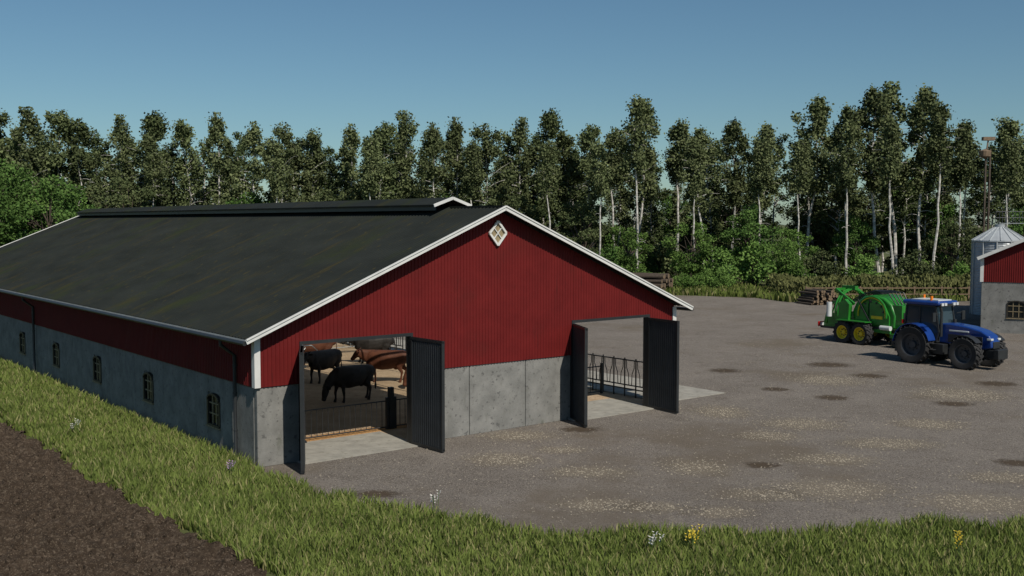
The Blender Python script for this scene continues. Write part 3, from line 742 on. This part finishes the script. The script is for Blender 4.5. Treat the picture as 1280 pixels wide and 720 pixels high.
mb.box(-.2,2.3,-.3,.3,6.85,6.9,'galv')
for y in (-.3,.3):
    for z in (7.3,7.75): mb.tube([(-.2,y,z),(2.3,y,z)],.02,'rim',5)
    for x in np.linspace(-.2,2.3,6): mb.tube([(x,y,6.9),(x,y,7.75)],.02,'rim',5)
mb.obj('silo_body',SI)
EV=empty('grain_elevator',(40.6,90,0))
mb=MB()
for x in (-.18,.18): mb.box(x-.06,x+.06,-.08,.08,0,13.2,'barkd')
mb.box(-.5,.5,-.2,.2,13.9,14.2,'wood'); mb.beam((-.1,0,13.2),(.0,0,14),.1,.1,'wood'); mb.lathe_z((-.25,0,12.3),[(.02,0),(.45,.25),(.5,.7),(.02,.9)],'wood',14)
mb.obj('elevator_leg',EV)

# ------------------------------------------------------------ log piles
def logpile(name,loc,rz,rows,L,r):
    rg=random.Random(4); mb=MB()
    for k in range(rows):
        for i in range(rows*2-k):
            if k==rows-1 and rg.random()<.4: continue
            x=(i+k*.5)*r*2.02-rows*r*2+rg.uniform(-.05,.05); rr=r*rg.uniform(.65,1.08); z=r+k*r*1.7; l0=rg.uniform(-.35,.2); l1=L+rg.uniform(-.4,.5); sk_=rg.uniform(-.12,.12)
            mb.tube([(x,l0,z),(x+sk_,l0+L/2,z+rg.uniform(-.03,.03)),(x+sk_,l1,z)],[rr,rr*.97,rr*.9],'log',9,cap=False)
            for yy,q_,xx in ((l0+.001,rr,x),(l1-.001,rr*.9,x+sk_)):
                c=[(xx+q_*math.cos(2*math.pi*j/9),yy,z+q_*math.sin(2*math.pi*j/9)) for j in range(9)]; mb.add(c,[tuple(range(9))],'logend')
    o=mb.obj(name); o.location=loc; o.rotation_euler=(0,0,rz); return o
logpile('log_pile',(15.3,104,0),r_(62),4,5.5,.26)
logpile('log_pile',(26.5,88,0),r_(15),6,2.4,.12)

# ------------------------------------------------------------ vegetation
def leaves(C,size,rg):
    n=len(C); u=rg.normal(size=(n,3)); u/=np.linalg.norm(u,axis=1)[:,None]; t=rg.normal(size=(n,3))
    v=np.cross(u,t); v/=np.linalg.norm(v,axis=1)[:,None]; s=size*rg.uniform(.6,1.35,n)[:,None]
    V=np.stack([C-u*s*.5,C-v*s*.36,C+u*s*.5,C+v*s*.36],1).reshape(-1,3)
    return V,np.arange(4*n).reshape(-1,4)
def tubes_np(segs,n=5):
    Vs=[];Fs=[];o=0
    for pts,rad in segs:
        pts=np.array(pts,float); m=len(pts)
        d=np.gradient(pts,axis=0); d/=np.linalg.norm(d,axis=1)[:,None]
        ref=np.array([1,0,0]) if abs(d[0,2])>.7 else np.array([0,0,1.]); a=np.cross(d,ref); a/=np.linalg.norm(a,axis=1)[:,None]; b=np.cross(d,a)
        th=np.arange(n)*2*np.pi/n
        ring=pts[:,None]+(a[:,None]*np.cos(th)[None,:,None]+b[:,None]*np.sin(th)[None,:,None])*np.array(rad)[:,None,None]
        Vs.append(ring.reshape(-1,3))
        for i in range(m-1):
            for j in range(n): Fs.append((o+i*n+j,o+i*n+(j+1)%n,o+(i+1)*n+(j+1)%n,o+(i+1)*n+j))
        o+=m*n
    return np.concatenate(Vs),np.array(Fs)
def tree_mesh(name,segs,C,size,rg,mats):
    V1,F1=tubes_np(segs,6); V2,F2=leaves(C,size,rg)
    mi=np.concatenate([np.zeros(len(F1)),np.ones(len(F2))])
    return np_mesh(name,np.concatenate([V1,V2]),np.concatenate([F1,F2+len(V1)]),mats,mi)
def birch(seed,lm='lbirch',start=.4,wid=1.7,dens=1.0):
    rg=np.random.default_rng(seed); H=18.; k=12
    wob=np.cumsum(rg.normal(0,.12,(k,2)),0); z=np.linspace(0,H,k); tp=np.column_stack([wob,z]); tr=np.linspace(.16,.03,k)
    segs=[(tp,tr)]; C=[]
    nb=34; lopx=rg.uniform(0,6.3)
    for i in range(nb):
        f=start+(1-start)*((i+rg.uniform(-.6,.6))/nb); f=min(max(f,start),.985); zz=f*H
        base=np.array([np.interp(zz,z,tp[:,0]),np.interp(zz,z,tp[:,1]),zz]); g=(f-start)/(1-start)
        a=i*2.4+rg.uniform(-.8,.8)
        L=wid*(.5+.6*math.sin(math.pi*min(1,g*.85+.1)))*(1-.5*g**3)*rg.uniform(.35,1.35)*(1+.25*math.cos(a-lopx))
        up=rg.uniform(.3,1.1)
        t=np.linspace(0,1,5)[:,None]; dr=np.array([math.cos(a),math.sin(a),0])
        pts=base+dr*t*L+np.array([0,0,1])*(up*t*L-.6*t**2*L*rg.uniform(.3,1.2))
        segs.append((pts,np.linspace(.05,.012,5)*(1.3-g)))
        if rg.random()<.14: continue
        for c_ in range(rg.integers(1,4)):
            tt=rg.uniform(.4,1.05); cc=np.array([np.interp(tt,t[:,0],pts[:,j]) for j in range(3)])
            m=int(dens*rg.uniform(40,120)); rad=rg.uniform(.3,.58)
            q=rg.normal(size=(m,3))*rad*np.array([.62,.62,.75]); q[:,2]-=.25*rad; C.append(cc+q)
    p=np.column_stack([rg.normal(0,.22,(120,2))+tp[-1,:2],H-rg.uniform(-.5,1.9,120)]); C.append(p)
    m=int(300*dens); zz=rg.uniform(start*1.2,1,m)*H; C.append(np.column_stack([np.interp(zz,z,tp[:,0])+rg.normal(0,.4,m),np.interp(zz,z,tp[:,1])+rg.normal(0,.4,m),zz]))
    for i in range(7):
        zz=rg.uniform(.12,start)*H; a=rg.uniform(0,6.3); base=np.array([np.interp(zz,z,tp[:,0]),np.interp(zz,z,tp[:,1]),zz]); L=rg.uniform(.4,1.2)
        segs.append((np.array([base,base+[math.cos(a)*L*.6,math.sin(a)*L*.6,.1],base+[math.cos(a)*L,math.sin(a)*L,-.05]]),[.03,.02,.01]))
    return tree_mesh('birch_%d'%seed,segs,np.concatenate(C),.28,rg,['bark',lm])
def broad(seed,H=13.,wid=4.6,lm='lbroad',n=8000,size=.3):
    rg=np.random.default_rng(seed); segs=[(np.array([[0,0,0],[.1,0,H*.25],[0,.15,H*.55],[.1,.1,H*.85]]),[.3,.22,.13,.04])]; C=[]
    nc=46
    for i in range(nc):
        v=rg.normal(size=3); v/=np.linalg.norm(v); rr=rg.uniform(.55,1.0)
        c=np.array([v[0]*wid*rr,v[1]*wid*rr,H*.58+v[2]*H*.4*rr]); c[2]=max(c[2],H*.16)
        cr=rg.uniform(.7,1.5)
        bz=rg.uniform(.2,.6)*H; mid=(np.array([0,0,bz])+c)/2+[0,0,.3]
        segs.append((np.array([[0,0,min(bz,c[2])],mid,c]),[.09,.05,.015]))
        m=int(n/nc*rg.uniform(.6,1.5)*cr/1.1); q=rg.normal(size=(m,3)); q/=np.linalg.norm(q,axis=1)[:,None]
        C.append(c+q*(cr*rg.uniform(.35,1.05,m)**.7)[:,None]*[1,1,.7])
    return tree_mesh('broadleaf_%d'%seed,segs,np.concatenate(C),size,rg,['barkd',lm])
def bush(seed,H=3.2,wid=2.0,lm='lbush',n=2800):
    rg=np.random.default_rng(seed); segs=[];C=[]
    for i in range(16):
        a=rg.uniform(0,6.3); r0=rg.uniform(0,wid); c=np.array([math.cos(a)*r0,math.sin(a)*r0,H*rg.uniform(.2,.85)*(1.15-.5*r0/wid)])
        segs.append((np.array([[c[0]*.15,c[1]*.15,0],[c[0]*.5,c[1]*.5,c[2]*.6],c]),[.05,.035,.01])); m=int(n/16*rg.uniform(.6,1.4)); q=rg.normal(size=(m,3)); q/=np.linalg.norm(q,axis=1)[:,None]
        C.append(c+q*(rg.uniform(.3,1.,m)**.6)[:,None]*[.75,.75,.65])
    C=np.concatenate(C); C[:,2]=np.abs(C[:,2])
    return tree_mesh('bush_%d'%seed,segs,C,.2,rg,['barkd',lm])
B=[birch(11,start=.45),birch(12,'lbirch2',start=.5),birch(13,start=.55,wid=1.4),birch(14,'lbirch2',start=.4,wid=1.9),birch(15,start=.6,wid=1.6),birch(16,'lbirch2',start=.48,wid=1.6),birch(17,start=.5,wid=1.7),birch(24,start=.66,wid=1.3)]
BD=[birch(25,start=.3,wid=2.1,dens=1.4),birch(26,'lbirch2',start=.34,wid=1.9,dens=1.4),birch(27,start=.38,wid=2.2,dens=1.3)]
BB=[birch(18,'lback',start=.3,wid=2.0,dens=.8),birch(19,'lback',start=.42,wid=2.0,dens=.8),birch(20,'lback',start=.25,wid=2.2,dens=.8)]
BR=[broad(21),broad(22,lm='lbirch2'),broad(23,H=11,wid=4.0,lm='lbush')]
BU=[bush(31),bush(32,lm='lbroad'),bush(33,H=2.4,wid=2.2)]
BU.append(bush(34,lm='lbirch2'))
rg=random.Random(5)
FOR=empty('distant_forest')
def inst(name,me,x,y,s,sz=None,parent=None):
    o=bpy.data.objects.new(name,me); COL.objects.link(o); o.location=(x,y,0); o.rotation_euler=(rg.uniform(-.035,.035),rg.uniform(-.035,.035),rg.uniform(0,6.28))
    o.scale=(s,s,sz or s)
    if parent: o.parent=parent
    return o
def hgt(px,y): return 7+(277-px)*y/1311
hero=[(-57,135),(-54,138),(-51,140),(-48,150),(-44,146),(-39.5,142),(-36,152),(-33,143),(-29,155),(-26,158),(-22.3,165),(-18.5,158),(-15,155),(-12,143),(-9,156),(-6.3,149),(-2.5,158),(.5,150),(3.5,138),(6.3,165),(9,158),(11.5,164),(14,127),(18.5,153),(21.5,163),(24.5,153),(28,158),(33,124),(38,135),(41.3,112),(43.3,106),(46,112),(51,152),(55,150),(59,160),(64,150)]
for X,px in hero:
    y=118+rg.uniform(-4,5); x=X*y/118; h=hgt(px,y); s=h/18.3
    me=rg.choice([B[2],B[4],B[6],B[0],B[7]]) if X>10 else rg.choice(BD+B[:1])
    inst('birch_tree',me,x,y,s*rg.uniform(.95,1.15),s)
for x,y,s in ((13.2,112,1.1),(30.5,111,.85),(35.5,112,.95),(40,110,.98),(47.5,112,.9),(52.5,111,.85),(19.8,113,.86),(26.5,113,.85),(4.6,113,.85),(-4.4,113,.84),(43.8,109,1.05),(-14.5,112,.86),(-25,112,.86),(-38,112,.9),(9.5,112,.84)):
    inst('birch_tree',B[rg.choice([4,7])],x,y,s)
for i in range(20):
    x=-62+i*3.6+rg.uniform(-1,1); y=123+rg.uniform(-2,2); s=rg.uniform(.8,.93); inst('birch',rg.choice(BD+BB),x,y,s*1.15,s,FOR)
for row,(y0,n_) in enumerate(((127,34),(136,38),(147,42))):
    for i in range(n_):
        x=-85+ (i+rg.uniform(-.4,.4))*185/n_; y=y0+rg.uniform(-3,3)
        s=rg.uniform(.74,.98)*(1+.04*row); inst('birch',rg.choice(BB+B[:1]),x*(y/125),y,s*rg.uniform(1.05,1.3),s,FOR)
for i in range(44):
    y=rg.uniform(128,158); x=rg.uniform(-90,95)*(y/125); inst('broadleaf',BR[1] if rg.random()<.7 else BR[0],x,y,rg.uniform(.7,1.0),None,FOR)
for i in range(115):
    y=rg.uniform(122,145); x=rg.uniform(-85,90); inst('undergrowth',rg.choice([BU[1],BU[3],BU[3],BU[0]]),x,y,rg.uniform(.9,2.1),None,FOR)
for x,y,s,k in ((-58,104,1.18,0),(-52,108,1.05,0),(-46.5,106,.95,2),(-41,112,.95,1),(-63,112,1.35,0),(-54,116,1.3,1),(-70,100,1.3,0),(-36,113,.8,2),(-49,100,.95,0),(-44.5,101,.9,0)):
    inst('broadleaf_tree',BR[k],x,y,s)
for x,y,s,k in ((12.5,113,.62,2),(19,112,.66,2),(30,112,.6,2),(28,108,.5,2),(25.5,114,.7,0),(8,116,.75,1),(0,116,.8,1),(38,116,.6,0),(47,112,.6,1),(56,112,.7,0),(-8,116,.8,0),(-20,116,.85,1),(-28,115,.8,0)):
    inst('broadleaf_tree',BR[k],x,y,s)
for x,y,s,k in ((17.5,105,.75,2),(19.4,106,.85,2),(21,105.5,.7,0),(14,108,.9,2),(22,110,1.3,0),(25,109,1.5,0),(32,108,1.2,3),(36,107,1.1,0),(42,108,1.2,3),(49,106,1.3,0),(10,108,1.3,1),(5,110,1.5,3),(54,107,1.4,1),(28.5,104,.9,0),(45,105,.9,0)):
    inst('bush',BU[k],x,y,s)
n=26000; P=np.column_stack([R.uniform(24.5,58,n),R.uniform(93.5,102,n)]); P[:,1]+=np.abs(P[:,0]-24.5)*.02
h=R.uniform(.05,1.9,n)*(.75+.35*vnoise(P,1.3,40)); C=np.column_stack([P,h])
V,F=leaves(C,.36,R); V=V.reshape(-1,4,3); ctr=V.mean(1,keepdims=True); V=((V-ctr)*[.7,.7,1.3]+ctr).reshape(-1,3)
o=bpy.data.objects.new('crop_strip',np_mesh('crop_strip',V,F,['crop'])); COL.objects.link(o)
mb=MB()
for i in range(12):
    x=26+i*2.4; mb.box(x-.06,x+.06,92.5,92.62,0,1.3,'wood')
for z in (.55,1.1): mb.box(26,52.4,92.46,92.5,z,z+.1,'wood')
mb.obj('paddock_fence')
def flower(loc,k,n=5):
    rr=random.Random(int(loc[0]*10)); mb=MB()
    for i in range(n):
        dx,dy=rr.uniform(-.15,.15),rr.uniform(-.15,.15); h=rr.uniform(.4,.62)
        mb.tube([(dx*.4,dy*.4,0),(dx*.8,dy*.8,h*.6),(dx,dy,h)],.007,'stem',4)
        for j in range(7):
            a=j*2*math.pi/7; z=h-.02*(j%3)*2
            for q_ in range(2):
                c=Vector((dx+.035*math.cos(a+q_),dy+.035*math.sin(a+q_),z-q_*.06)); t=Vector((math.cos(a),math.sin(a),.4))*.04; s=Vector((-math.sin(a),math.cos(a),0))*.02
                mb.add([c-t*.3,c+s,c+t,c-s],[(0,1,2,3)],k)
    o=mb.obj('wildflower'); o.location=loc
for l,k in (((-14.2,33.9,0),'petw'),((-7.6,28.1,0),'petp'),((-1.8,24.6,0),'petw'),((2.95,21.4,0),'petw'),((3.8,21.5,0),'pety'),((9.2,21.2,0),'pety'),((3.9,21.9,0),'pety')): flower(l,k)
print('OBJS',len(bpy.data.objects))
